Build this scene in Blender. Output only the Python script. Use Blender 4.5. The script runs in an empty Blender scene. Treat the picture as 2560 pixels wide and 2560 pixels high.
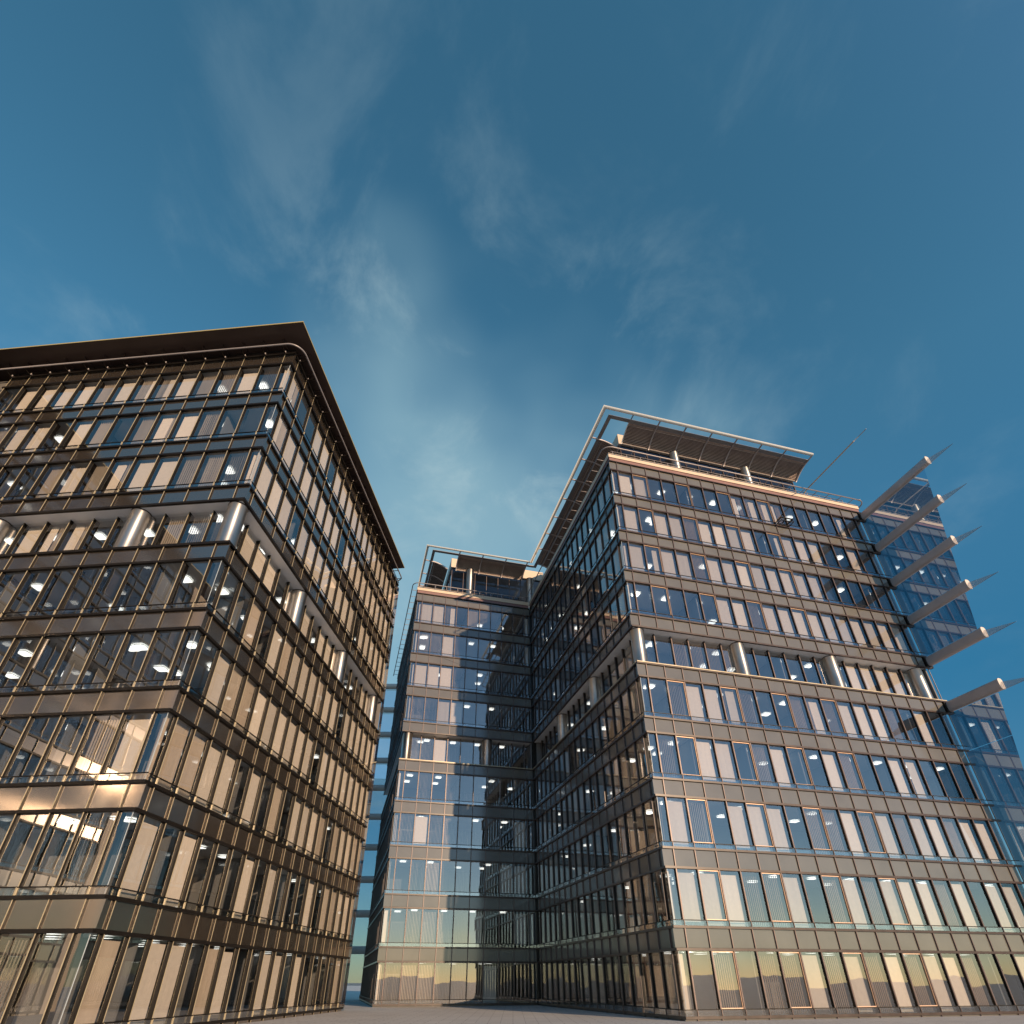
import bpy, math, random
from mathutils import Vector, Matrix
R = math.radians
C = bpy.context.scene.collection
sc = bpy.context.scene

# ------------------------------------------------------------------ camera
F_PX, PITCH, ROLL, CY, EYE = 1433.5, 0.5877, -0.0023, 1500.76, 1.6
cam = bpy.data.objects.new('camera', bpy.data.cameras.new('camera'))
C.objects.link(cam)
cam.data.sensor_width = 36.0
cam.data.lens = F_PX / 2560 * 36
cam.data.shift_y = (CY - 1280) / 2560
cam.data.clip_start = 0.1
cam.data.clip_end = 6000
cam.matrix_world = Matrix.Translation((0, 0, EYE)) @ Matrix.Rotation(math.pi / 2 + PITCH, 4, 'X') @ Matrix.Rotation(ROLL, 4, 'Z')
sc.camera = cam

# ------------------------------------------------------------------ sky and sun
SUN_EL, SUN_AZ = R(12), math.atan2(.554, -.832)      # azimuth measured from +Y towards +X
sv = Vector((math.sin(SUN_AZ) * math.cos(SUN_EL), math.cos(SUN_AZ) * math.cos(SUN_EL), math.sin(SUN_EL)))
TINTS = [(0.0, (.42, .45, .46)), (1.0, (.55, .97, .84)), (.2, (.25, .44, .48)), (.36, (.20, .56, .60)), (.55, (.42, .84, .80)), (.7, (.55, .97, .86))]
w = bpy.data.worlds.new('World'); sc.world = w; w.use_nodes = True
nt = w.node_tree; nt.nodes.clear()
def N(nt, t, **k):
    n = nt.nodes.new(t)
    for a, b in k.items(): setattr(n, a, b)
    return n
out = N(nt, 'ShaderNodeOutputWorld'); bg = N(nt, 'ShaderNodeBackground')
sky = N(nt, 'ShaderNodeTexSky', sky_type='NISHITA', sun_disc=False)
sky.sun_elevation = SUN_EL; sky.sun_rotation = SUN_AZ; sky.altitude = 200; sky.air_density = 1.0; sky.dust_density = .05; sky.ozone_density = 3.0
tc = N(nt, 'ShaderNodeTexCoord'); sp = N(nt, 'ShaderNodeSeparateXYZ')
tr = N(nt, 'ShaderNodeValToRGB')                       # colour cast of the air: neutral low down, teal higher up
for i_, (p_, c_) in enumerate(TINTS):
    e_ = tr.color_ramp.elements[i_] if i_ < 2 else tr.color_ramp.elements.new(p_)
    e_.position = p_; e_.color = (*c_, 1)
tint = N(nt, 'ShaderNodeMix', data_type='RGBA', blend_type='MULTIPLY'); tint.inputs[0].default_value = 1
# thin high haze, thickest low down in the north
hz = N(nt, 'ShaderNodeVectorMath', operation='DOT_PRODUCT'); hz.inputs[1].default_value = (-.14, .80, .58)
hr = N(nt, 'ShaderNodeMapRange', interpolation_type='SMOOTHSTEP'); hr.inputs[1].default_value = .87; hr.inputs[2].default_value = 1.06; hr.inputs[3].default_value = 0.0; hr.inputs[4].default_value = .68
hm = N(nt, 'ShaderNodeMix', data_type='RGBA'); hm.inputs[7].default_value = (1.5, 2.4, 2.75, 1)
# wisps of cloud
mp = N(nt, 'ShaderNodeMapping'); mp.inputs['Scale'].default_value = (1.2, 1.0, 1.9); mp.inputs['Location'].default_value = (.35, .2, .1); mp.inputs['Rotation'].default_value = (0, .35, .5)
no = N(nt, 'ShaderNodeTexNoise'); no.inputs['Scale'].default_value = 3.4; no.inputs['Detail'].default_value = 9; no.inputs['Roughness'].default_value = .6; no.inputs['Distortion'].default_value = .4
cr = N(nt, 'ShaderNodeMapRange', interpolation_type='SMOOTHSTEP'); cr.inputs[1].default_value = .50; cr.inputs[2].default_value = .78; cr.inputs[3].default_value = 0; cr.inputs[4].default_value = 1
cm = N(nt, 'ShaderNodeMapRange', interpolation_type='SMOOTHSTEP'); cm.inputs[1].default_value = .78; cm.inputs[2].default_value = .98; cm.inputs[3].default_value = .10; cm.inputs[4].default_value = .6
cx_ = N(nt, 'ShaderNodeMath', operation='MULTIPLY')
cl = N(nt, 'ShaderNodeMix', data_type='RGBA'); cl.inputs[7].default_value = (2.1, 2.8, 3.0, 1)
L_ = nt.links.new
L_(tc.outputs['Generated'], sp.inputs[0]); L_(sp.outputs['Z'], tr.inputs[0]); L_(sky.outputs[0], tint.inputs[6]); sd = N(nt, 'ShaderNodeVectorMath', operation='DOT_PRODUCT'); sd.inputs[1].default_value = tuple(sv)
sr = N(nt, 'ShaderNodeMapRange', interpolation_type='SMOOTHSTEP'); sr.inputs[1].default_value = .12; sr.inputs[2].default_value = .75; sr.inputs[3].default_value = 0; sr.inputs[4].default_value = .75
sm = N(nt, 'ShaderNodeMix', data_type='RGBA'); sm.inputs[7].default_value = (.95, .92, .90, 1)      # the sun's side of the sky keeps its warmth
L_(tc.outputs['Generated'], sd.inputs[0]); L_(sd.outputs['Value'], sr.inputs[0]); L_(sr.outputs[0], sm.inputs[0]); L_(tr.outputs[0], sm.inputs[6]); L_(sm.outputs[2], tint.inputs[7])
L_(tc.outputs['Generated'], hz.inputs[0]); wn = N(nt, 'ShaderNodeTexNoise'); wn.inputs['Scale'].default_value = 2.2; wn.inputs['Detail'].default_value = 3
wa = N(nt, 'ShaderNodeMath', operation='MULTIPLY_ADD'); wa.inputs[1].default_value = .42
wb = N(nt, 'ShaderNodeMath', operation='SUBTRACT'); wb.inputs[1].default_value = .21
L_(tc.outputs['Generated'], wn.inputs[0]); L_(wn.outputs[0], wa.inputs[0]); L_(hz.outputs['Value'], wa.inputs[2]); L_(wa.outputs[0], wb.inputs[0])
L_(wb.outputs[0], hr.inputs[0]); L_(hr.outputs[0], hm.inputs[0]); L_(tint.outputs[2], hm.inputs[6])
L_(tc.outputs['Generated'], mp.inputs[0]); L_(mp.outputs[0], no.inputs[0]); L_(no.outputs[0], cr.inputs[0]); L_(hz.outputs['Value'], cm.inputs[0])
L_(cr.outputs[0], cx_.inputs[0]); L_(cm.outputs[0], cx_.inputs[1]); L_(cx_.outputs[0], cl.inputs[0]); L_(hm.outputs[2], cl.inputs[6])
L_(cl.outputs[2], bg.inputs[0]); L_(bg.outputs[0], out.inputs[0])
bg.inputs[1].default_value = .12
sun = bpy.data.objects.new('sun', bpy.data.lights.new('sun', 'SUN')); C.objects.link(sun)
sun.data.energy = 3.15; sun.data.angle = R(.5); sun.data.color = (1, .71, .46)
sun.rotation_euler = sv.to_track_quat('Z', 'Y').to_euler()
sc.view_settings.view_transform = 'Standard'; sc.view_settings.look = 'None'; sc.view_settings.gamma = 1
sc.view_settings.use_curve_mapping = False; sc.view_settings.exposure = 0.85
cy = sc.cycles
cy.max_bounces = 9; cy.transparent_max_bounces = 16; cy.glossy_bounces = 5; cy.diffuse_bounces = 3
cy.caustics_reflective = False; cy.caustics_refractive = False; cy.sample_clamp_indirect = 4

# ------------------------------------------------------------------ materials
def mat(name, col, rough=.5, metal=0, coat=0, noise=0, nscale=3, bump=0, emit=None, spec=.5, sx=(1, 1, 1)):
    m = bpy.data.materials.new(name); m.use_nodes = True
    nt = m.node_tree; b = nt.nodes['Principled BSDF']
    b.inputs['Base Color'].default_value = (*col, 1); b.inputs['Roughness'].default_value = rough
    b.inputs['Metallic'].default_value = metal; b.inputs['Coat Weight'].default_value = coat
    b.inputs['Coat Roughness'].default_value = .06; b.inputs['Specular IOR Level'].default_value = spec
    if emit: b.inputs['Emission Color'].default_value = (*emit[0], 1); b.inputs['Emission Strength'].default_value = emit[1]
    if noise or bump:
        tc = N(nt, 'ShaderNodeTexCoord'); mp = N(nt, 'ShaderNodeMapping'); mp.inputs['Scale'].default_value = sx
        n1 = N(nt, 'ShaderNodeTexNoise'); n1.inputs['Scale'].default_value = nscale; n1.inputs['Detail'].default_value = 6
        nt.links.new(tc.outputs['Object'], mp.inputs[0]); nt.links.new(mp.outputs[0], n1.inputs[0])
        if noise:
            r = N(nt, 'ShaderNodeValToRGB')
            r.color_ramp.elements[0].position = .3; r.color_ramp.elements[1].position = .7
            r.color_ramp.elements[0].color = (*[c * (1 - noise) for c in col], 1); r.color_ramp.elements[1].color = (*[min(1, c * (1 + noise)) for c in col], 1)
            nt.links.new(n1.outputs[0], r.inputs[0]); nt.links.new(r.outputs[0], b.inputs['Base Color'])
            mr = N(nt, 'ShaderNodeMapRange'); mr.inputs[3].default_value = max(.02, rough - .08); mr.inputs[4].default_value = rough + .08
            nt.links.new(n1.outputs[0], mr.inputs[0]); nt.links.new(mr.outputs[0], b.inputs['Roughness'])
        if bump:
            bp = N(nt, 'ShaderNodeBump'); bp.inputs['Strength'].default_value = bump; bp.inputs['Distance'].default_value = .01
            nt.links.new(n1.outputs[0], bp.inputs['Height']); nt.links.new(bp.outputs[0], b.inputs['Normal'])
    return m
def glass_mat(name, tcol, gcol, base, grazing=.9, wav=.02):
    m = bpy.data.materials.new(name); m.use_nodes = True
    nt = m.node_tree; nt.nodes.clear()
    o = N(nt, 'ShaderNodeOutputMaterial'); mx = N(nt, 'ShaderNodeMixShader')
    t = N(nt, 'ShaderNodeBsdfTransparent'); t.inputs[0].default_value = (*tcol, 1)
    g = N(nt, 'ShaderNodeBsdfGlossy'); g.inputs[0].default_value = (*gcol, 1); g.inputs['Roughness'].default_value = 0.012
    ge = N(nt, 'ShaderNodeNewGeometry'); dt = N(nt, 'ShaderNodeVectorMath', operation='DOT_PRODUCT')
    ab = N(nt, 'ShaderNodeMath', operation='ABSOLUTE'); iv = N(nt, 'ShaderNodeMath', operation='SUBTRACT'); iv.inputs[0].default_value = 1
    f = N(nt, 'ShaderNodeMath', operation='POWER'); f.inputs[1].default_value = 4
    nt.links.new(ge.outputs['Normal'], dt.inputs[0]); nt.links.new(ge.outputs['Incoming'], dt.inputs[1]); nt.links.new(dt.outputs['Value'], ab.inputs[0])
    nt.links.new(ab.outputs[0], iv.inputs[1]); nt.links.new(iv.outputs[0], f.inputs[0])
    a = N(nt, 'ShaderNodeMath', operation='MULTIPLY_ADD', use_clamp=True); a.inputs[1].default_value = grazing; a.inputs[2].default_value = base
    tc = N(nt, 'ShaderNodeTexCoord'); n1 = N(nt, 'ShaderNodeTexNoise'); n1.inputs['Scale'].default_value = .7; n1.inputs['Detail'].default_value = 1
    bp = N(nt, 'ShaderNodeBump'); bp.inputs['Strength'].default_value = wav; bp.inputs['Distance'].default_value = .1
    l = nt.links.new
    l(tc.outputs['Object'], n1.inputs[0]); l(n1.outputs[0], bp.inputs['Height']); l(bp.outputs[0], g.inputs['Normal'])
    l(f.outputs[0], a.inputs[0]); l(a.outputs[0], mx.inputs[0]); l(t.outputs[0], mx.inputs[1]); l(g.outputs[0], mx.inputs[2]); l(mx.outputs[0], o.inputs[0])
    return m
def panel_mat(name, col, base, gc=(.95, .97, 1.0)):
    """painted panel behind a sheet of glass"""
    m = glass_mat(name, (1, 1, 1), gc, base, .7, .015)
    nt = m.node_tree; mx = [n for n in nt.nodes if n.type == 'MIX_SHADER'][0]
    d = N(nt, 'ShaderNodeBsdfDiffuse'); tc = N(nt, 'ShaderNodeTexCoord'); n1 = N(nt, 'ShaderNodeTexNoise'); n1.inputs['Scale'].default_value = .5; n1.inputs['Detail'].default_value = 5
    r = N(nt, 'ShaderNodeValToRGB'); r.color_ramp.elements[0].position = .3; r.color_ramp.elements[1].position = .7
    r.color_ramp.elements[0].color = (*[c * .88 for c in col], 1); r.color_ramp.elements[1].color = (*[c * 1.1 for c in col], 1)
    nt.links.new(tc.outputs['Object'], n1.inputs[0]); nt.links.new(n1.outputs[0], r.inputs[0]); nt.links.new(r.outputs[0], d.inputs[0]); nt.links.new(d.outputs[0], mx.inputs[1])
    [n for n in nt.nodes if n.type == 'BSDF_GLOSSY'][0].inputs['Roughness'].default_value = .12
    return m
M = dict(
    glass=glass_mat('window_glass', (.86, .89, .90), (.98, .96, .94), .22, .78),
    screen=glass_mat('screen_glass', (.26, .42, .52), (.85, .94, 1.0), .54, .5, .01),
    darkglass=glass_mat('dark_penthouse_glass', (.45, .47, .5), (.8, .9, 1.0), .05, .8),
    paleglass=glass_mat('pale_glass', (.80, .84, .86), (.9, .95, 1.0), .18, .4, .01),
    blade=mat('frosted_blade', (.42, .43, .44), .7),
    bronze=mat('dark_bronze_metal', (.010, .008, .0065), .45, noise=.25, nscale=2, spec=.25),
    brown=mat('brown_bronze_metal', (.045, .026, .019), .34, noise=.2, nscale=2, spec=.5),
    cap=mat('brass_mullion_cap', (.46, .39, .26), .35, metal=.2, noise=.12, nscale=1.5),
    capdull=mat('grey_brown_mullion', (.13, .095, .085), .35, metal=.3, noise=.12, nscale=1.5),
    casement=mat('copper_casement_frame', (.62, .42, .30), .35, metal=.25),
    spand=panel_mat('grey_spandrel_glass', (.040, .033, .027), .32, (1, .90, .80)),
    spandR=panel_mat('beige_grey_spandrel', (.135, .128, .112), .07),
    joint=mat('glass_corner_joint', (.45, .5, .52), .3),
    blind=mat('beige_fabric_slat', (.72, .59, .48), .8, noise=.05, nscale=5),
    white=mat('white_soffit_panel', (.93, .93, .93), .6, noise=.05, nscale=.8),
    ceil=mat('pale_ceiling', (.68, .68, .68), .8, noise=.08, nscale=.5),
    floor=mat('grey_carpet', (.12, .11, .10), .9),
    core=mat('interior_wall', (.17, .16, .155), .8, noise=.3, nscale=.25),
    lamp=mat('lit_lamp_panel', (.9, .9, .85), .5, emit=((1, .97, .88), 1.1)),
    steel=mat('brushed_steel', (.58, .55, .52), .50, metal=1, noise=.05, nscale=1.2),
    soffit=mat('dark_brown_soffit', (.055, .034, .028), .42, noise=.25, nscale=.35),
    lit_edge=mat('sunlit_roof_edge', (.55, .42, .16), .35, metal=.4),  # bronze edge; the gold glow of low sun is put into its colour
    rail=mat('grey_rail_paint', (.30, .27, .27), .4, metal=.2),
    tan=mat('tan_cornice', (.60, .47, .345), .55, noise=.06, nscale=.5),
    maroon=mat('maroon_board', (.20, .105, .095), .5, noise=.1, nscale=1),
    tube=mat('cream_tube_paint', (.93, .90, .82), .3, coat=.5),
    band=mat('grey_flat_band', (.27, .25, .24), .45, noise=.08),
    louvre=mat('dark_louvre_slat', (.52, .40, .34), .45, noise=.12, nscale=1.5),
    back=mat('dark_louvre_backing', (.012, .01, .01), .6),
    fin=mat('grey_beige_fin', (.50, .44, .43), .38, noise=.08, nscale=.8, metal=.15),
    fincap=mat('pale_fin_cap', (.62, .54, .48), .5),
    deck=mat('roof_deck', (.2, .19, .18), .9, noise=.2),
    black=mat('black_rubber', (.01, .01, .01), .6),
)
_b = M['steel'].node_tree.nodes['Principled BSDF']; _b.inputs['Anisotropic'].default_value = .85; _b.inputs['Anisotropic Rotation'].default_value = .25
_t = N(M['steel'].node_tree, 'ShaderNodeTangent', direction_type='RADIAL', axis='Z'); M['steel'].node_tree.links.new(_t.outputs[0], _b.inputs['Tangent'])
M['blade'].node_tree.nodes['Principled BSDF'].inputs['Alpha'].default_value = .38
_n = M['blind'].node_tree; _oi = N(_n, 'ShaderNodeObjectInfo'); _mr = N(_n, 'ShaderNodeMapRange'); _mr.inputs[3].default_value = .82; _mr.inputs[4].default_value = 1.12
_mx = N(_n, 'ShaderNodeVectorMath', operation='SCALE'); _src = _n.nodes['Principled BSDF'].inputs['Base Color'].links[0].from_socket
_n.links.new(_oi.outputs['Random'], _mr.inputs[0]); _n.links.new(_src, _mx.inputs[0]); _n.links.new(_mr.outputs[0], _mx.inputs['Scale']); _n.links.new(_mx.outputs[0], _n.nodes['Principled BSDF'].inputs['Base Color'])
M['lamp'].cycles.emission_sampling = 'NONE'

# ------------------------------------------------------------------ mesh helpers
class MB:
    """collects boxes, quads and tubes, written as one mesh"""
    def __init__(s, tf=None, flip=False): s.v = []; s.f = []; s.m = []; s.mats = []; s.tf = tf or (lambda a, b, c: (a, b, c)); s.flip = flip; s.smooth = set()
    def mi(s, m):
        if m not in s.mats: s.mats.append(m)
        return s.mats.index(m)
    def poly(s, pts, m, smooth=False):
        i = len(s.v); s.v += [s.tf(*p) for p in pts]; f = list(range(i, i + len(pts)))
        if smooth: s.smooth.add(len(s.f))
        s.f.append(f[::-1] if s.flip else f); s.m.append(s.mi(m))
    def box(s, a0, a1, b0, b1, c0, c1, m, bottom=None, top=None, front=None):
        i = len(s.v)
        s.v += [s.tf(a, b, c) for c in (c0, c1) for (a, b) in ((a0, b0), (a1, b0), (a1, b1), (a0, b1))]
        fs = [((0, 3, 2, 1), bottom or m), ((4, 5, 6, 7), top or m), ((0, 1, 5, 4), m), ((1, 2, 6, 5), m), ((2, 3, 7, 6), front or m), ((3, 0, 4, 7), m)]
        for q, mm in fs:
            f = [i + k for k in q]; s.f.append(f[::-1] if s.flip else f); s.m.append(s.mi(mm))
    def tube(s, pts, r, m, n=12, cap=True, closed=False):
        P = [Vector(s.tf(*p)) for p in pts]; rings = []; up = Vector((0, 0, 1)); base = len(s.v)
        for k, p in enumerate(P):
            if closed: d = P[(k + 1) % len(P)] - P[k - 1]
            else: d = P[min(k + 1, len(P) - 1)] - P[max(k - 1, 0)]
            d.normalize(); a = d.cross(up)
            if a.length < 1e-3: a = d.cross(Vector((1, 0, 0)))
            a.normalize(); b = a.cross(d)
            fac = 1.0
            if 0 < k < len(P) - 1 or closed:
                d1 = (P[k] - P[k - 1]).normalized(); fac = 1 / max(.5, abs(d1.dot(d)))
            for q in range(n):
                t = 2 * math.pi * q / n
                s.v.append(tuple(p + a * math.cos(t) * r * fac + b * math.sin(t) * r))
        K = len(P)
        for k in range(K if closed else K - 1):
            for q in range(n):
                k2 = (k + 1) % K
                s.smooth.add(len(s.f)); s.f.append([base + k * n + q, base + k2 * n + q, base + k2 * n + (q + 1) % n, base + k * n + (q + 1) % n]); s.m.append(s.mi(m))
        if cap and not closed:
            s.f.append([base + q for q in range(n)][::-1]); s.m.append(s.mi(m))
            s.f.append([base + (K - 1) * n + q for q in range(n)]); s.m.append(s.mi(m))
    def build(s, name, parent=None, bevel=0):
        me = bpy.data.meshes.new(name); me.from_pydata(s.v, [], s.f)
        for m in s.mats: me.materials.append(m)
        for p, k in zip(me.polygons, s.m): p.material_index = k
        for k in s.smooth: me.polygons[k].use_smooth = True
        me.update()
        o = bpy.data.objects.new(name, me); C.objects.link(o)
        if parent: o.parent = parent
        return o
def thing(name, label, cat, loc=(0, 0, 0), rz=0, group=None):
    o = bpy.data.objects.new(name, None); C.objects.link(o); o.location = loc; o.rotation_euler = (0, 0, rz)
    o['label'] = label; o['category'] = cat
    if group: o['group'] = group
    return o
def px(P):
    x, y, z = P[0], P[1], P[2] - EYE
    c, s = math.cos(PITCH), math.sin(PITCH)
    d = y * c + z * s; u = -y * s + z * c
    if d < .1: return None
    return (1280 + F_PX * x / d, CY - F_PX * u / d)

# ------------------------------------------------------------------ facade builder
H = 3.9; WB = 1.35
OG = -.14            # glass plane behind the outer beam edge
rnd = random.Random(7)
class Bld:
    def __init__(s, label, name, x, y, a, group='glass office blocks'):
        s.root = thing(name, label, 'office building', (x, y, 0), a, group); s.x, s.y, s.a = x, y, a
        s.wins = []; s.lamps = []
    def W(s, p):
        c, q = math.cos(s.a), math.sin(s.a)
        return (s.x + p[0] * c - p[1] * q, s.y + p[0] * q + p[1] * c, p[2])
    def area(s, pts):
        q = [px(s.W(p)) for p in pts]
        if any(k is None for k in q): return 0
        cxm = sum(k[0] for k in q) / len(q); cym = sum(k[1] for k in q) / len(q)
        a = sum(q[i][0] * q[(i + 1) % len(q)][1] - q[(i + 1) % len(q)][0] * q[i][1] for i in range(len(q))) / 2
        if not (-40 < cxm < 2600 and 700 < cym < 1860): return abs(a) * .02
        return abs(a)
    def finish(s, nwin=100, nlamp=100):
        # windows: the ones showing largest become parts, the rest one object
        s.wins.sort(key=lambda q: -q['a'])
        rest = MB(); restb = MB()
        for i, q in enumerate(s.wins):
            big = i < nwin
            g = MB(q['tf'], q['flip']) if big else rest
            if not big: g.tf, g.flip = q['tf'], q['flip']
            s0, s1, o, z0, z1 = q['q']
            ta, tb = rnd.uniform(-.006, .006), rnd.uniform(-.008, .008)
            g.poly([(s0, o - ta - tb, z0), (s1, o + ta - tb, z0), (s1, o + ta + tb, z1), (s0, o - ta + tb, z1)], M['glass'])
            b = MB(q['tf'], q['flip']) if big else restb
            if not big: b.tf, b.flip = q['tf'], q['flip']
            nb = len(b.f); q['blind'](b)
            if q['frame']:
                fr = MB(q['tf'], q['flip']) if big else g
                casement(fr, s0, s1, o, z0, z1)
            if big:
                wo = g.build('window', s.root)
                if len(b.f): b.build('blind', wo)
                if q['frame']: fr.build('frame', wo)
        if rest.f: r = rest.build('window', s.root); r['kind'] = 'stuff'
        if restb.f: r = restb.build('blind', s.root); r['kind'] = 'stuff'
        s.lamps.sort(key=lambda q: -q[0]); rest = MB()
        for i, (a, x, y, z) in enumerate(s.lamps):
            m = MB() if i < nlamp else rest
            pts = []
            h = .28; cr_ = .10
            for (sx_, sy_, t0) in ((1, 1, 0), (-1, 1, 90), (-1, -1, 180), (1, -1, 270)):
                for t in (0, 30, 60, 90):
                    pts.append((x + sx_ * (h - cr_) + cr_ * math.cos(R(t0 + t)), y + sy_ * (h - cr_) + cr_ * math.sin(R(t0 + t))))
            m.poly([(p[0], p[1], z) for p in pts][::-1], M['lamp'])
            for k in range(len(pts)):
                p, q = pts[k], pts[(k + 1) % len(pts)]
                m.poly([(p[0], p[1], z), (q[0], q[1], z), (q[0], q[1], z + .03), (p[0], p[1], z + .03)], M['white'])
            if i < nlamp: m.build('ceiling_light', s.root)
        if rest.f: r = rest.build('ceiling_light', s.root); r['kind'] = 'stuff'
def casement(fr, s0, s1, o, z0, z1):
    t = .042; a, b, c, d = s0 + .03, s1 - .03, z0 + .28, z1 - .04
    for (p, q, r_, u) in ((a, a + t, c, d), (b - t, b, c, d), (a + t, b - t, c, c + t), (a + t, b - t, d - t, d)):
        fr.box(p, q, o + .005, o + .05, r_, u, M['casement'])
def blind_fn(code, s0, s1, o, z0, z1, seed, dep=.25):
    """vertical slats behind the pane; C closed, c loosely closed, S half open, O open, N none, P pushed aside, H half drawn"""
    def fn(b):
        r = random.Random(seed)
        if code == 'N': return
        pitch = .125; wd = .140
        ang0 = {'C': 30, 'c': 14, 'S': 285, 'O': 297, 'P': 30, 'H': 30, 'G': 277}[code] + r.uniform(-4, 4)
        a, bb = s0 + .09, s1 - .08
        rng = [(a, bb, ang0)]
        if code == 'P': rng = [(s1 - .07 - (s1 - s0) * r.uniform(.25, .42), bb, ang0), (a, a + .001, ang0)]
        if code == 'H': 
            m = a + (bb - a) * r.uniform(.4, .65); rng = [(a, m, 24), (m, bb, 287)]
            if r.random() < .5: rng = [(a, m, 287), (m, bb, 30)]
        top = z1 - r.uniform(.14, .22); bot = z0 + r.choice((.03, .05, .20))
        for (p, q, an) in rng:
            n = max(0, int((q - p) / pitch))
            for k in range(n):
                x = p + (k + .5) * pitch; t = R(an + r.uniform(-2.5, 2.5))
                dx, dy = math.cos(t) * wd / 2, math.sin(t) * wd / 2
                y = o - dep
                b.poly([(x - dx, y - dy, bot), (x + dx, y + dy, bot), (x + dx, y + dy, top), (x - dx, y - dy, top)], M['blind'])
    return fn
def facade(B, origin, u, v, bays, storeys, ztop, codes=None, recess=(), style='L', trim0=0, trim1=0, frames=(), default='C', ext1=0, lampp=.88, toprow=True):
    """origin: local 2D corner of the outer beam line; u along, v outward; bays: positions of mullions; storeys: how many; ztop: z of the top B edge"""
    flip = (u[0] * v[1] - u[1] * v[0]) < 0
    tf = lambda a, b, c: (origin[0] + u[0] * a + v[0] * b, origin[1] + u[1] * a + v[1] * b, c)
    Ln = bays[-1]; mull = bays[1:-1]
    capm = M['cap'] if style == 'L' else M['capdull']; bm = M['bronze'] if style == 'L' else M['brown']; sp = M['spand'] if style == 'L' else M['spandR']
    s_0, s_1 = trim0, Ln - trim1 + ext1
    def spandrel(z0, z1, nm='spandrel'):
        m = MB(tf, flip); edges = [trim0] + mull + [Ln - trim1]
        for a, b in zip(edges, edges[1:]):
            m.box(a + .006, b - .006, -.20, -.115, z0, z1, sp)
        m.build(nm, B.root)
    for k in range(-1 if toprow else 0, storeys):
        z = ztop - H * k; rec = k in recess; prev_rec = (k - 1) in recess
        fr = MB(tf, flip); up = MB(tf, flip)
        og = -.80 if rec else OG
        # beam B at the head of storey k (k = -1: nothing above)
        if k >= 0:
            fr.box(s_0, s_1, -.15, 0, z - .12, z, bm)
            fr.box(s_0, s_1, -.150, -.115, z - .101, z + .02, M['black'])
        # beam A and transom at the foot of storey k
        za = z - 2.88
        if k >= 0 or style == 'L':
            if rec:
                fr.box(s_0, s_1, -.9, 0, za - .14, za, bm, top=M['white'])  # white ledge top added to bounce light up onto the soffit
                if style != 'L': fr.box(s_0, s_1, .0, .03, za - .05, za + .02, M['cap'])
            else:
                fr.box(s_0, s_1, -.15, 0, za - .12, za, bm)
                fr.box(s_0, s_1, -.045, .005, za + .235, za + .275, M['bronze'])
                up.poly([(s_0, -.02, za + .002), (s_1, -.02, za + .002), (s_1, -.02, za + .234), (s_0, -.02, za + .234)], M['glass'])
        elif k == -1:
            fr.box(s_0, s_1, -.15, 0, za - .10, za, M['bronze'])
        # mullions of this storey: window part and spandrel part below
        for s in mull:
            if k >= 0:
                zt, zb = z - .10, za
                fr.box(s - .024, s + .024, og - (.16 if trim0 else .34), og + .055, zb, zt, M['bronze'])
                if style == 'L':
                    fr.box(s - .021, s + .021, og + .055, og + .092, zb, zt, M['bronze']); fr.box(s - .017, s + .017, og + .092, og + .106, zb, zt, capm)
                else: fr.box(s - .035, s + .035, og + .055, og + .105, zb, zt, capm)
                if not rec: fr.box(s - .016, s + .016, -.02, .02, za + .0, za + .25, capm)
            elif style == 'L':
                fr.box(s - .022, s + .022, og + .0, og + .10, za, za + .26, M['bronze'])
            if k >= 0 or True:
                zt, zb = za - .10, z - H
                if style == 'L':
                    fr.box(s - .021, s + .021, -.113, -.050, zb, zt, M['bronze']); fr.box(s - .015, s + .015, -.050, -.036, zb, zt, capm)
                else: fr.box(s - .026, s + .026, -.113, -.035, zb, zt, capm)
        fro = fr.build('curtain_wall_frame', B.root)
        if up.f: up.build('glass_upstand', fro)
        spandrel(z - H + .003, za - .12)
        if k == -1:
            continue
        if rec:
            g = MB(tf, flip); g.box(trim0 and .95 or .155, Ln, -1.0, -.152, z - .10, z - .04, M['white']); g.build('white_soffit', B.root)
        # windows
        edges = [trim0 if not rec else (.80 if trim0 is not None else 0)] + mull + [Ln - trim1]
        row = codes[k] if codes and k < len(codes) else ''
        for j in range(len(edges) - 1):
            a, b = edges[j], edges[j + 1]
            if b - a < .1: continue
            if trim0 and j == 0 and not rec: a = .14
            if not trim0 and j == 0 and not rec: a = .14
            code = row[j] if j < len(row) else rnd.choice(default)
            zz0, zz1 = za, z - .10
            pts = [tf(a, og, zz0), tf(b, og, zz0), tf(b, og, zz1), tf(a, og, zz1)]
            B.wins.append(dict(a=B.area(pts), q=(a, b, og, zz0, zz1), tf=tf, flip=flip, blind=blind_fn(code, a, b, og, zz0, zz1, rnd.random(), .12 if trim0 else .25), frame=(j in frames and not rec)))
        # ceiling lights
        for j in range(0, len(mull) - 1):
            for dp in (1.35, 3.5):
                if (j + k) % 2 == 0 or rnd.random() > lampp: continue
                s = (mull[j] + mull[j + 1]) / 2 + rnd.uniform(-.15, .15)
                p = tf(s, og - dp, z - .13)
                q = [(p[0] - .3, p[1] - .3, p[2]), (p[0] + .3, p[1] - .3, p[2]), (p[0] + .3, p[1] + .3, p[2]), (p[0] - .3, p[1] + .3, p[2])]
                B.lamps.append((B.area(q), *p))
        # partitions
        m = MB(tf, flip); j = rnd.randint(2, 4)
        while j < len(mull):
            m.box(mull[j] - .05, mull[j] + .05, -6.2, og - .45, z - H + .95, z - .06, M['core']); j += rnd.randint(3, 6)
        if m.f: m.build('partition_wall', B.root)
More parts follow.
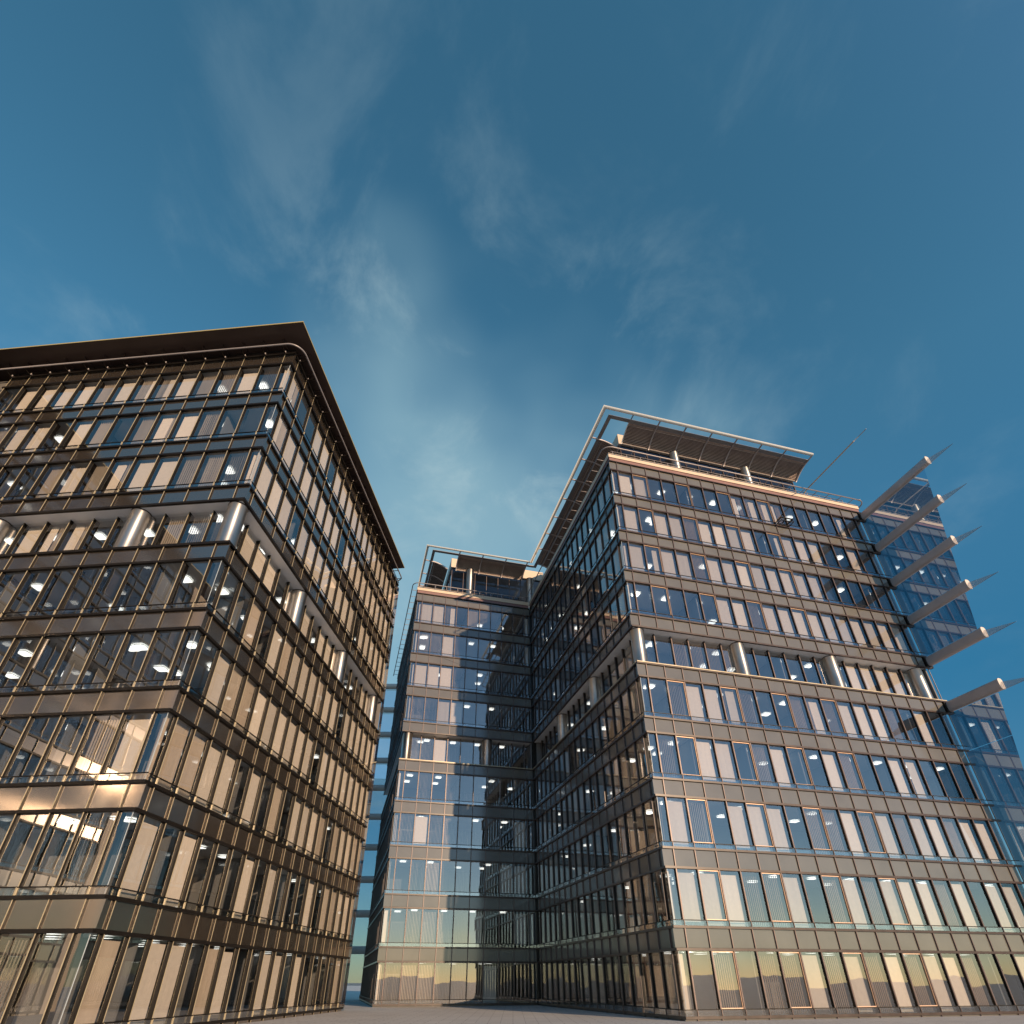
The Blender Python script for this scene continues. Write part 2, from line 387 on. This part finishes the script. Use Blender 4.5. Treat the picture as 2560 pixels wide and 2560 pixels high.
def column(B, x, y, z0, z1, r=.48):
    m = MB(); m.tube([(x, y, z0), (x, y, (z0 + z1) / 2), (x, y, z1)], r, M['steel'], 40)
    c = m.build('column', B.root); k = MB(); k.tube([(x, y, z1 - .05), (x, y, z1 - .001)], r + .02, M['bronze'], 40); k.build('collar', c)
def floors(B, x0, x1, y0, y1, storeys, ztop, core, recess=(), ins=.22, hole=None):
    for k in range(-1, storeys):
        z = ztop - H * k
        m = MB(); 
        i0 = ins
        m.box(x0 + i0, x1 - i0, y0 + i0, y1 - i0, z - H - .05, z - 2.99, M['floor'], bottom=M['ceil'], top=M['floor'])
        m.build('floor_slab', B.root)
    m = MB(); m.box(x0 + core[0], x1 - core[1], y0 + core[2], y1 - core[3], 0, ztop + .9, M['core']); m.build('core_wall', B.root)
def bays(n, last=.675): return [0] + [.675 + WB * i for i in range(n)] + [.675 + WB * (n - 1) + last]

# ------------------------------------------------------------------ setting: the ground
gm = bpy.data.materials.new('paving'); gm.use_nodes = True
nt = gm.node_tree; b = nt.nodes['Principled BSDF']; b.inputs['Roughness'].default_value = .8
tc = N(nt, 'ShaderNodeTexCoord'); br = N(nt, 'ShaderNodeTexBrick'); br.inputs['Scale'].default_value = 1.0
br.inputs['Color1'].default_value = (.60, .58, .55, 1); br.inputs['Color2'].default_value = (.66, .64, .60, 1); br.inputs['Mortar'].default_value = (.10, .095, .09, 1)
br.inputs['Mortar Size'].default_value = .012; br.inputs['Brick Width'].default_value = 1.2; br.inputs['Row Height'].default_value = .6
nn = N(nt, 'ShaderNodeTexNoise'); nn.inputs['Scale'].default_value = .35; nn.inputs['Detail'].default_value = 8
mx = N(nt, 'ShaderNodeMix', data_type='RGBA', blend_type='MULTIPLY'); mx.inputs[0].default_value = .3
nt.links.new(tc.outputs['Object'], br.inputs[0]); nt.links.new(tc.outputs['Object'], nn.inputs[0]); nt.links.new(br.outputs[0], mx.inputs[6]); nt.links.new(nn.outputs[0], mx.inputs[7]); nt.links.new(mx.outputs[2], b.inputs[0])
g = MB(); g.poly([(-3000, -3000, 0), (3000, -3000, 0), (3000, 3000, 0), (-3000, 3000, 0)], gm)
g = g.build('ground'); g['kind'] = 'structure'

# ------------------------------------------------------------------ left building
ZL = 34.31; ZR = 38.17
LB = Bld('dark glass office block at left under a wide flat black roof overhang', 'office_building', -13.88, 21.80, -.0902)
fcL = ['POcSScHHCSCCCCN', 'NNNSCHSNSCNCCSN', 'POSScCHSCSNNNNN', 'NOOSNNNHHCNNNNN', 'NNNNNNNNNNNNNNN', 'NNNNNNNNNNNNNNN', 'ScSNNNNSNNNNNNN']
frL = ['cHNNcCNCCCCcCcCCCCCCC', 'NHCCCcCCCNCCCCCCCCCNN', 'cCCCNcCcCCCCcNCCCCCCc', 'CNCCCNNNcNCCCNNNNcCNc', 'NNNSNcScCCHCCNcCCCCCC', 'NNCSSCcCCCcNCCCCCCCCC']
Lf = bays(15, .15)           # to the corner with the block that stands forward at far left
SL = 9
facade(LB, (0, 0), (-1, 0), (0, -1), Lf, SL, ZL, fcL, recess=(3,), style='L', default='NNNNO')
Ls = bays(19, 1.1)
facade(LB, (0, 0), (0, 1), (1, 0), Ls, SL, ZL, frL, recess=(3,), style='L', trim0=.152, default='CcNSN')
floors(LB, -Lf[-1] - 6, 0, 0, Ls[-1], SL, ZL, (6.2, 6.2, 6.2, 6.2))
zs, zb = ZL - 3 * H - .10, ZL - 3 * H - 2.88
for e in (-.62, -6.02, -14.12): column(LB, e, .62, zb, zs)
for n in (8.72, 16.82, 24.92): column(LB, -.62, n, zb, zs)
# glass corner joints
m = MB()
for k in range(SL):
    z = ZL - H * k
    if k != 3: m.box(-.155, -.135, .135, .155, z - 2.88, z - .10, M['joint'])
m.build('corner_joint', LB.root)
# attic and flat roof overhang
m = MB(); m.box(-30, -.75, .75, 23.6, ZL + .95, ZL + 1.62, M['soffit']); m.build('attic_wall', LB.root)
m = MB(); m.box(-32, 1.03, -1.58, 24.1, ZL + 1.62, ZL + 1.72, M['lit_edge'], bottom=M['soffit'], top=M['deck'])
ro = m.build('roof_canopy', LB.root)
for s in Lf[1:-1]: m = MB(); m.box(-s - .02, -s + .02, -.60, .75, ZL + 1.50, ZL + 1.62, M['soffit']); m.build('soffit_bracket', ro)
for s in Ls[1:17]: m = MB(); m.box(-.75, .60, s - .02, s + .02, ZL + 1.50, ZL + 1.62, M['soffit']); m.build('soffit_bracket', ro)
# cleaning rail with a rounded corner, hung under the overhang
def arc(cx, cy_, r, t0, t1, z, n=10): return [(cx + r * math.cos(R(t0 + (t1 - t0) * i / n)), cy_ + r * math.sin(R(t0 + (t1 - t0) * i / n)), z) for i in range(n + 1)]
zr = ZL + 1.0
m = MB(); m.tube([(-30, -.60, zr), (-8, -.60, zr)] + arc(-.30, .30, .90, -90, 0, zr) + [(.60, 10, zr), (.60, 24.2, zr)] + arc(-.15, 24.6, .75, 0, 90, zr, 8) + [(-.6, 25.35, zr)], .055, M['rail'], 10)
rl = m.build('cleaning_rail', LB.root)
for s in Lf[1:-1]:
    m = MB(); m.box(-s - .02, -s + .02, -.60, -.02, zr - .03, zr + .03, M['bronze'])
    m.tube([(-s, -.02, ZL + 1.02), (-s, -.02, ZL + 1.16)], .045, M['rail'], 8); m.build('bracket', rl)
for s in Ls[1:-1]:
    m = MB(); m.box(0.02, .60, s - .02, s + .02, zr - .03, zr + .03, M['bronze'])
    m.tube([(.02, s, ZL + 1.02), (.02, s, ZL + 1.14)], .03, M['rail'], 8); m.build('bracket', rl)
# glazed end strip beyond the facade
m = MB()
m.box(-.16, -.14, Ls[-1] + .02, Ls[-1] + .62, 0, ZL + 1.0, M['screen']); m.build('glass_screen', LB.root)
m = MB(); m.box(-15, -.2, Ls[-1] - .02, Ls[-1] + .02, 0, ZL + .9, M['core']); m.build('end_wall', LB.root)
LB.finish()

# ------------------------------------------------------------------ twin block, seen only mirrored in the left building
TB = Bld('twin glass block seen only mirrored in the lower windows of the left building', 'office_building', -13.88, 21.80, -.0902)
Ts = bays(18, .675)
facade(TB, (-20.45, -.2), (0, -1), (1, 0), Ts, SL, ZL, None, recess=(3,), style='L', default='NNNOSN', lampp=.8)
floors(TB, -32, -20.45, -26, -.2, SL, ZL, (4, 5, 5, 5))
for n in (-3.5, -11.6, -19.7, -23.9): column(TB, -21.07, n, zb, zs)
m = MB(); m.box(-33, -19.42, -27.5, -1.6, ZL + 1.62, ZL + 1.72, M['lit_edge'], bottom=M['soffit'], top=M['deck']); m.build('roof_canopy', TB.root)
m = MB(); m.box(-32, -20.45, -26.6, -24.65, 0, ZL + 1.0, M['tan']); m.build('end_pier', TB.root)
m = MB(); m.box(-32, -21.2, -24, -.5, ZL + .95, ZL + 1.62, M['soffit']); m.build('attic_wall', TB.root)
TB.finish(0, 0)

# ------------------------------------------------------------------ right building
RB = Bld('glass office block at right with open roof canopy, tan cornice and projecting fins', 'office_building', 8.44, 34.54, .2623)
frR = ['ScCNNNNNNHHHHNNNNPN', 'SCNCCSccCCNPCCCNNCN', 'PCPCCSCCcCCCCCNNNNN', 'NNNNNNCcGCCCCCCCCCC', 'NNNSSSSNNNNNNNcccCc', 'NNSccHSNNSHScccSNcN', 'NSNcCNScNNcSNNcHNNN']
Rf = bays(19, .675)
facade(RB, (0, 0), (1, 0), (0, -1), Rf, 10, ZR, frR, recess=(4,), style='R', frames=(2, 5, 8, 11), default='NcSC', ext1=.45)
Rs = bays(18, .675)
sdR = ['SOONNNNONNNONNNNNNN', 'ONNSNNNNNONNNNNNNNN', 'PONSNNNNNNNNNONNNNN', 'OSNNSNNNNNNNSNNNNNN', 'cCcNSNNNNSNNNNNNNNN', 'cSSSNNSNNNNSNNNNNNN']
Rs[-1] = 24.5
facade(RB, (0, 0), (0, 1), (-1, 0), Rs, 10, ZR, sdR, recess=(4,), style='D', trim0=.152, default='NNO', lampp=.55)
floors(RB, 0, Rf[-1], 0, 24.5, 10, ZR, (6.2, 3, 6.2, 6.2))
zs, zb = ZR - 4 * H - .10, ZR - 4 * H - 2.88
for e in (.62, 8.72, 16.82, 24.95): column(RB, e, .62, zb, zs)
for n in (8.72, 16.82): column(RB, .62, n, zb, zs)
m = MB()
for k in range(10):
    z = ZR - H * k
    if k != 4: m.box(.135, .155, .135, .155, z - 2.88, z - .10, M['joint'])
m.build('corner_joint', RB.root)
m = MB(); m.box(Rf[-1] - .1, Rf[-1] + .02, .2, 24.4, 0, ZR + .9, M['core']); m.build('end_wall', RB.root)
m = MB(); m.box(.4, Rf[-1] - .3, 24.3, 24.42, 0, ZR + .9, M['core']); m.box(.02, .55, 24.40, 24.9, 0, ZR + .95, M['bronze']); m.build('party_wall', RB.root)
def cornice(B, p0, p1, q0, q1, faces):
    """board and cornice slab on a rectangle; faces: which sides show boards"""
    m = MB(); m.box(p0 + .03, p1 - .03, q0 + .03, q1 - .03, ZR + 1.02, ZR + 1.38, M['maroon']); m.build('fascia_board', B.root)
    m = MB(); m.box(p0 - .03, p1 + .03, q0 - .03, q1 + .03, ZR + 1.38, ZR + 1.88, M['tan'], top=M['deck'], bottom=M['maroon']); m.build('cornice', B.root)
cornice(RB, 0, Rf[-1] + .3, 0, 24.4, 'fl')
zc = ZR + 1.88
ZT = ZR + 6.63                                    # outer tube of the roof canopy
def railing(B, pts, brk, inward):
    m = MB(); m.tube(pts, .055, M['rail'], 10); r_ = m.build('roof_rail', B.root)
    m = MB()
    for (x, y) in brk:
        m.tube([(x, y, zc + .02), (x + inward(x, y)[0], y + inward(x, y)[1], zc + .02)], .03, M['rail'], 6)
    m.build('rail_bracket', r_)
zr = zc + .05
brF = [(.7 + WB * i, -.66) for i in range(19)]
m = MB()
pts = [(-.68, 24.3, zr), (-.68, 12, zr)] + arc(.12, .14, .80, 180, 270, zr) + [(10, -.66, zr), (25.6, -.66, zr)] + arc(25.6, .14, .80, -90, 60, zr, 8)
m.tube(pts, .055, M['rail'], 10); rl = m.build('roof_rail', RB.root)
for (x, y) in brF:
    m = MB(); m.tube([(x, y, zr), (x, -.03, zr + .06), (x, .6, zc + .02)], .03, M['rail'], 6); m.build('bracket', rl)
for i in range(17):
    m = MB(); y = 1.0 + WB * i; m.tube([(-.68, y, zr), (.3, y, zr)], .03, M['rail'], 6); m.build('bracket', rl)
# balustrade rail just behind the cornice
m = MB(); m.tube([(.5, .5, zc + .9), (25, .5, zc + .9)], .03, M['rail'], 8)
for i in range(19): m.box(.7 + WB * i - .02, .7 + WB * i + .02, .48, .52, zc, zc + .9, M['rail'])
m.build('balustrade', RB.root)

def louvre(B, axis, a0, a1, c0, sgn, ribs, name='louvre_canopy', nsl=16):
    """curved slatted shade; runs along axis ('x' or 'y') from a0 to a1, section starts at c0 and goes inward by sgn"""
    sec = []
    for i in range(nsl + 1):
        t = i / nsl; sec.append((c0 + sgn * 1.85 * t, ZT - .02 - .80 * t ** 1.7))
    def P(a, c, z): return (a, c, z) if axis == 'x' else (c, a, z)
    bk = MB(); bk.tf = P
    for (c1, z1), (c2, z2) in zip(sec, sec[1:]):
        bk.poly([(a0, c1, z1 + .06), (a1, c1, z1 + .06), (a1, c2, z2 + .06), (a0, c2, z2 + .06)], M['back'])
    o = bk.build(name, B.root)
    sl = MB(); sl.tf = P
    for (c1, z1), (c2, z2) in zip(sec, sec[1:]):
        cm, zm = (c1 + c2) / 2, (z1 + z2) / 2
        sl.box(a0, a1, cm - .022, cm + .022, zm - .035, zm + .035, M['louvre'])
    sl.build('slat', o)
    sc_ = MB(); sc_.tf = P
    for a in (a0, a1):
        sc_.tube([(a, c, z - .02) for c, z in sec], .05, M['tube'] if a == a0 else M['louvre'], 6)
    sc_.box(a0, a1, sec[-1][0] - .04, sec[-1][0] + .04, sec[-1][1] - .06, sec[-1][1] + .06, M['band'])
    sc_.tube([(a0, sec[2][0], sec[2][1] - .06), (a1, sec[2][0], sec[2][1] - .06)], .022, M['fincap'], 6)
    sc_.build('edge_trim', o)
    for a in ribs:
        r_ = MB(); r_.tf = P
        pp = [(a, c0 - sgn * .92, ZT)] + [(a, c, z - .09) for c, z in sec[::2]]
        r_.tube(pp, .075, M['fin'], 8); r_.build('rib', o)
    return o
# frame tubes and flat band
m = MB(); m.tube([(21.65, -1.1, ZT), (-.31, -1.1, ZT), (-.20, 22.65, ZT)], .155, M['tube'], 14); m.build('canopy_tube', RB.root)
m = MB(); m.box(.35, 21.7, -.42, -.06, ZT - .05, ZT + .03, M['band']); m.box(.35, .70, -.06, 23.6, ZT - .05, ZT + .03, M['band']); m.build('canopy_band', RB.root)
louvre(RB, 'x', 2.5, 21.7, -.05, 1, [2.55 + 2.7 * i for i in range(1, 7)] + [21.68])
m = MB(); m.tube([(2.55, -1.1, ZT), (2.55, -.05, ZT - .04)], .055, M['band'], 8); m.build('strut', RB.root)
louvre(RB, 'y', 2.5, 22.8, .72, 1, [2.45, 5.25, 8.1, 11.0, 14.0, 16.9, 19.8])
# setback top storey
def penthouse(B, x0, x1, y0, y1, fronts):
    z0, z1 = zc, ZR + 6.25
    m = MB(); m.box(x0 - .15, x1 + .1, y0 - .15, y1, z1 + .02, ZR + 7.6, M['tan'], bottom=M['ceil']); m.build('penthouse_roof', B.root)
    m = MB(); m.box(x0 + 4, x1 - 2, y0 + 4, y1 - .5, z0, z1, M['core']); m.build('penthouse_core', B.root)
    g = MB(); fr = MB()
    if 'f' in fronts:
        g.poly([(x0, y0, z0), (x1, y0, z0), (x1, y0, z1), (x0, y0, z1)], M['darkglass'])
        n = int((x1 - x0) / WB)
        for i in range(n + 1): x = x0 + i * (x1 - x0) / n; fr.box(x - .03, x + .03, y0 - .07, y0 + .05, z0, z1, M['capdull'])
        fr.box(x0, x1, y0 - .05, y0 + .04, z0 + .95, z0 + 1.02, M['brown']); fr.box(x0, x1, y0 - .05, y0 + .04, z1 - .15, z1, M['bronze'])
    if 'l' in fronts:
        g.poly([(x0, y0, z0), (x0, y1, z0), (x0, y1, z1), (x0, y0, z1)], M['darkglass'])
        n = int((y1 - y0) / WB)
        for i in range(1, n + 1): y = y0 + i * (y1 - y0) / n; fr.box(x0 - .07, x0 + .05, y - .03, y + .03, z0, z1, M['capdull'])
    if 'r' in fronts: g.poly([(x1, y0, z0), (x1, y0 + 6, z0), (x1, y0 + 6, z1), (x1, y0, z1)], M['glass'])
    go = g.build('penthouse_glazing', B.root); fr.build('frame', go)
penthouse(RB, 2.6, 21.8, 2.35, 24.0, 'flr')
for e in (7.9, 15.7): column(RB, e, 1.75, zc, ZR + 5.9, .42)
# davit arm reaching out over the roof edge
m = MB(); zd = ZR + 2.95
m.tube([(20.7, .9, zc), (20.75, .6, zd - .12), (20.8, .25, zd), (20.8, -5.8, zd), (20.8, -5.9, zd)], .055, M['tan'], 8)
m.tube([(20.8, -5.85, zd), (20.86, -7.3, zd + .02)], .03, M['tan'], 6); m.build('davit_arm', RB.root)
# projecting fins with pointed glass blades
for k in range(6):
    zf = ZR - H * k + .52; ne = -(7.35 - .63 * k); ex = 26.12
    m = MB(); ring = []
    for q in range(20):
        t = 2 * math.pi * q / 20; c_, s_ = math.cos(t), math.sin(t)
        ring.append((.22 * math.copysign(abs(c_) ** .6, c_), .41 * math.copysign(abs(s_) ** .6, s_)))
    for q in range(20):
        a, b_ = ring[q], ring[(q + 1) % 20]
        m.poly([(ex + a[0], .25, zf + a[1]), (ex + b_[0], .25, zf + b_[1]), (ex + b_[0], ne, zf + b_[1]), (ex + a[0], ne, zf + a[1])], M['fin'], smooth=True)
    m.poly([(ex + a[0], .25, zf + a[1]) for a in ring][::-1], M['fin'])
    fo = m.build('fin', RB.root)
    m = MB()
    for q in range(20):
        a, b_ = ring[q], ring[(q + 1) % 20]
        m.poly([(ex + a[0] * 1.04, ne + .06, zf + a[1] * 1.04), (ex + b_[0] * 1.04, ne + .06, zf + b_[1] * 1.04), (ex + b_[0] * 1.04, ne - .03, zf + b_[1] * 1.04), (ex + a[0] * 1.04, ne - .03, zf + a[1] * 1.04)], M['fincap'])
    m.poly([(ex + a[0] * 1.04, ne - .03, zf + a[1] * 1.04) for a in ring], M['fincap']); m.build('end_cap', fo)
    m = MB(); tip = ne - 2.25
    for xx in (-.012, .012):
        m.poly([(ex + xx, ne - .04, zf - .42), (ex + xx, tip, zf - .40), (ex + xx, ne - .04, zf + .14)], M['blade'])
    m.tube([(ex, ne - .04, zf - .43), (ex, tip, zf - .405)], .014, M['band'], 6); m.build('blade', fo)
    m = MB(); m.box(25.75, 26.35, .02, .30, zf - .55, zf + .42, M['bronze']); m.build('root_bracket', fo)
def edge_n(z): return -(6.75 - (38.0 - z) * .156)
xs = 26.12; gs = None
for (zt, zb_) in [(ZR - H * k + .05, ZR - H * (k + 1) + .99) for k in range(0, 4)] + [(ZR - H * 5 + .05, ZR - H * 6 + .99), (ZR - H * 6 + .95, ZR - H * 8 + .9), (ZR - H * 8 + .9, .3)]:
    for xx in (xs,):
        m = MB(); m.poly([(xx, .35, zb_), (xx, .35, zt), (xx, edge_n(zt), zt), (xx, edge_n(zb_), zb_)], M['screen']); g_ = m.build('glass_screen', RB.root); gs = gs or g_
m = MB()
m.box(xs - .02, xs + .02, .30, .36, 0, ZR, M['rail']); m.build('screen_post', gs)
# window tilted open on the top storey
j = 13; s0, s1 = Rf[j - 1] + .06, Rf[j] - .06
m = MB(); zo = ZR - 2.55
for a, b_ in ((s0, s0 + .07), (s1 - .07, s1), ((s0 + s1) / 2 - .03, (s0 + s1) / 2 + .03)): m.box(a, b_, -.62, -.02, zo - .04, zo + .04, M['bronze'])
m.box(s0, s1, -.70, -.62, zo - .05, zo + .05, M['bronze']); m.box(s0, s1, -.06, .0, zo - .30, zo - .22, M['bronze'])
for a in (s0 + .03, s1 - .03): m.tube([(a, -.60, zo), (a, -.03, zo - .27)], .018, M['brown'], 6)
m.box(s0, s1, -.66, -.60, zo - .34, zo - .28, M['bronze'])
m.box(s0 - .02, s0 + .02, -.66, -.02, zo - .32, zo - .27, M['bronze']); m.box(s1 - .02, s1 + .02, -.66, -.02, zo - .32, zo - .27, M['bronze'])
for a in (s0, s1): m.box(a - .02, a + .02, -.66, -.62, zo - .3, zo, M['bronze'])
m.poly([(s0, -.64, zo + .01), (s1, -.64, zo + .01), (s1, -.03, zo + .01), (s0, -.03, zo + .01)], M['glass'])
m.build('open_sash', RB.root)
RB.finish()

# ------------------------------------------------------------------ middle building
c_, s_ = math.cos(.2623), math.sin(.2623)
mx_, my_ = 8.44 - s_ * 24.5, 34.54 + c_ * 24.5
WBd = Bld('glass office block in the middle, behind and joined to the right one', 'office_building', mx_, my_, .2623)
Wf = bays(10, .675)     # measured from the left corner towards the inner corner
fw = ['PCCHNOOOOO', 'PSScSOOOOO', 'PcCcSSOOOO', 'PSSCcSOOOO', 'NSScSSOONN', 'NNSNSSOONN']
facade(WBd, (-13.5, 0), (1, 0), (0, -1), Wf, 10, ZR, fw, recess=(4,), style='R', default='cSNO', lampp=.6)
We = bays(18, .675)
facade(WBd, (-13.5, 0), (0, 1), (-1, 0), We, 10, ZR, None, recess=(4,), style='D', trim0=.152, default='NNS', lampp=.4)
m = MB(); m.box(-.14, -.04, .16, We[-1] - .3, 0, ZR + .9, M['core']); m.build('party_wall', WBd.root)
floors(WBd, -13.5, 0, 0, We[-1], 10, ZR, (5, 1, 6.2, 1))
for e in (-12.88, -4.7): column(WBd, e, .62, zb, zs)
m = MB()
for k in range(10):
    z = ZR - H * k
    if k != 4: m.box(-13.365, -13.345, .135, .155, z - 2.88, z - .10, M['joint'])
m.build('corner_joint', WBd.root)
cornice(WBd, -13.5, -.10, 0, We[-1], 'fl')
m = MB()
pts = [(-14.1, We[-1] + .2, zr), (-14.1, 10, zr)] + arc(-13.3, .12, .80, 180, 270, zr) + [(-5, -.68, zr), (-1.2, -.68, zr)] + arc(-1.2, -1.2, .52, 90, 20, zr, 6)
m.tube(pts, .055, M['rail'], 10); rl = m.build('roof_rail', WBd.root)
for i in range(10): m = MB(); m.tube([(-12.8 + WB * i, -.68, zr), (-12.8 + WB * i, .4, zc + .02)], .03, M['rail'], 6); m.build('bracket', rl)
for i in range(18): m = MB(); m.tube([(-14.1, 1.0 + WB * i, zr), (-13.3, 1.0 + WB * i, zr)], .03, M['rail'], 6); m.build('bracket', rl)
m = MB(); m.tube([(-13, .5, zc + .9), (-.3, .5, zc + .9)], .03, M['rail'], 8)
for i in range(10): m.box(-12.8 + WB * i - .02, -12.8 + WB * i + .02, .48, .52, zc, zc + .9, M['rail'])
m.build('balustrade', WBd.root)
m = MB(); m.tube([(-.34, -1.85, ZT), (-12.96, -1.85, ZT), (-12.96, 14, ZT)], .12, M['tube'], 14); m.build('canopy_tube', WBd.root)
m = MB(); m.box(-12.3, .33, -1.22, -.88, ZT - .05, ZT + .03, M['band']); m.box(-12.3, -11.98, -.88, 14, ZT - .05, ZT + .03, M['band']); m.build('canopy_band', WBd.root)
louvre(WBd, 'x', -9.1, -.6, -.86, 1, [-9.05, -6.2, -3.3, -.62])
louvre(WBd, 'y', 1.0, 14, -11.95, 1, [1.0, 3.8, 6.6, 9.4])
penthouse(WBd, -9.5, 2.2, 1.25, 12, 'fl')
for e in (-7.3, .35): column(WBd, e, .75, zc, ZR + 5.9, .45)
WBd.finish()

# ------------------------------------------------------------------ far glass screens between the blocks
FB = thing('glass_screen', 'pale blue glass screen with grey tubes far behind, between left and middle blocks', 'glass screen', (-20.5, 82, 0), .03)
m = MB()
for k in range(10):
    z1 = 40.0 - H * k; m.box(-8, 9, -.02, .02, z1 - H + .3, z1 - .3, M['paleglass'])
m.build('glass_pane', FB)
for k in range(10):
    m = MB(); z1 = 40.0 - H * k; m.tube([(-8, -.3, z1), (9, -.3, z1)], .42, M['fincap'], 16); m.build('tube', FB)
m = MB()
for x in (5.1, 6.1): m.tube([(x, -.8, 1), (x, -.8, 36.5)], .03, M['bronze'], 5)
for i in range(44): m.tube([(5.1, -.8, 1 + .8 * i), (6.1, -.8, 1 + .8 * i)], .025, M['bronze'], 4)
m.build('mirrored_rail', FB)  # uprights and rungs built in place of the roof rail's reflection in the glass
wr = MB(); wr.tube([(-11.0, 48.2, 28.3), (-7, 51, 28.7), (-2.5, 55, 28.6)], .012, M['bronze'], 4)
wr = wr.build('cable'); wr['label'] = 'thin grey cable strung across the gap between left and middle blocks'; wr['category'] = 'cable'
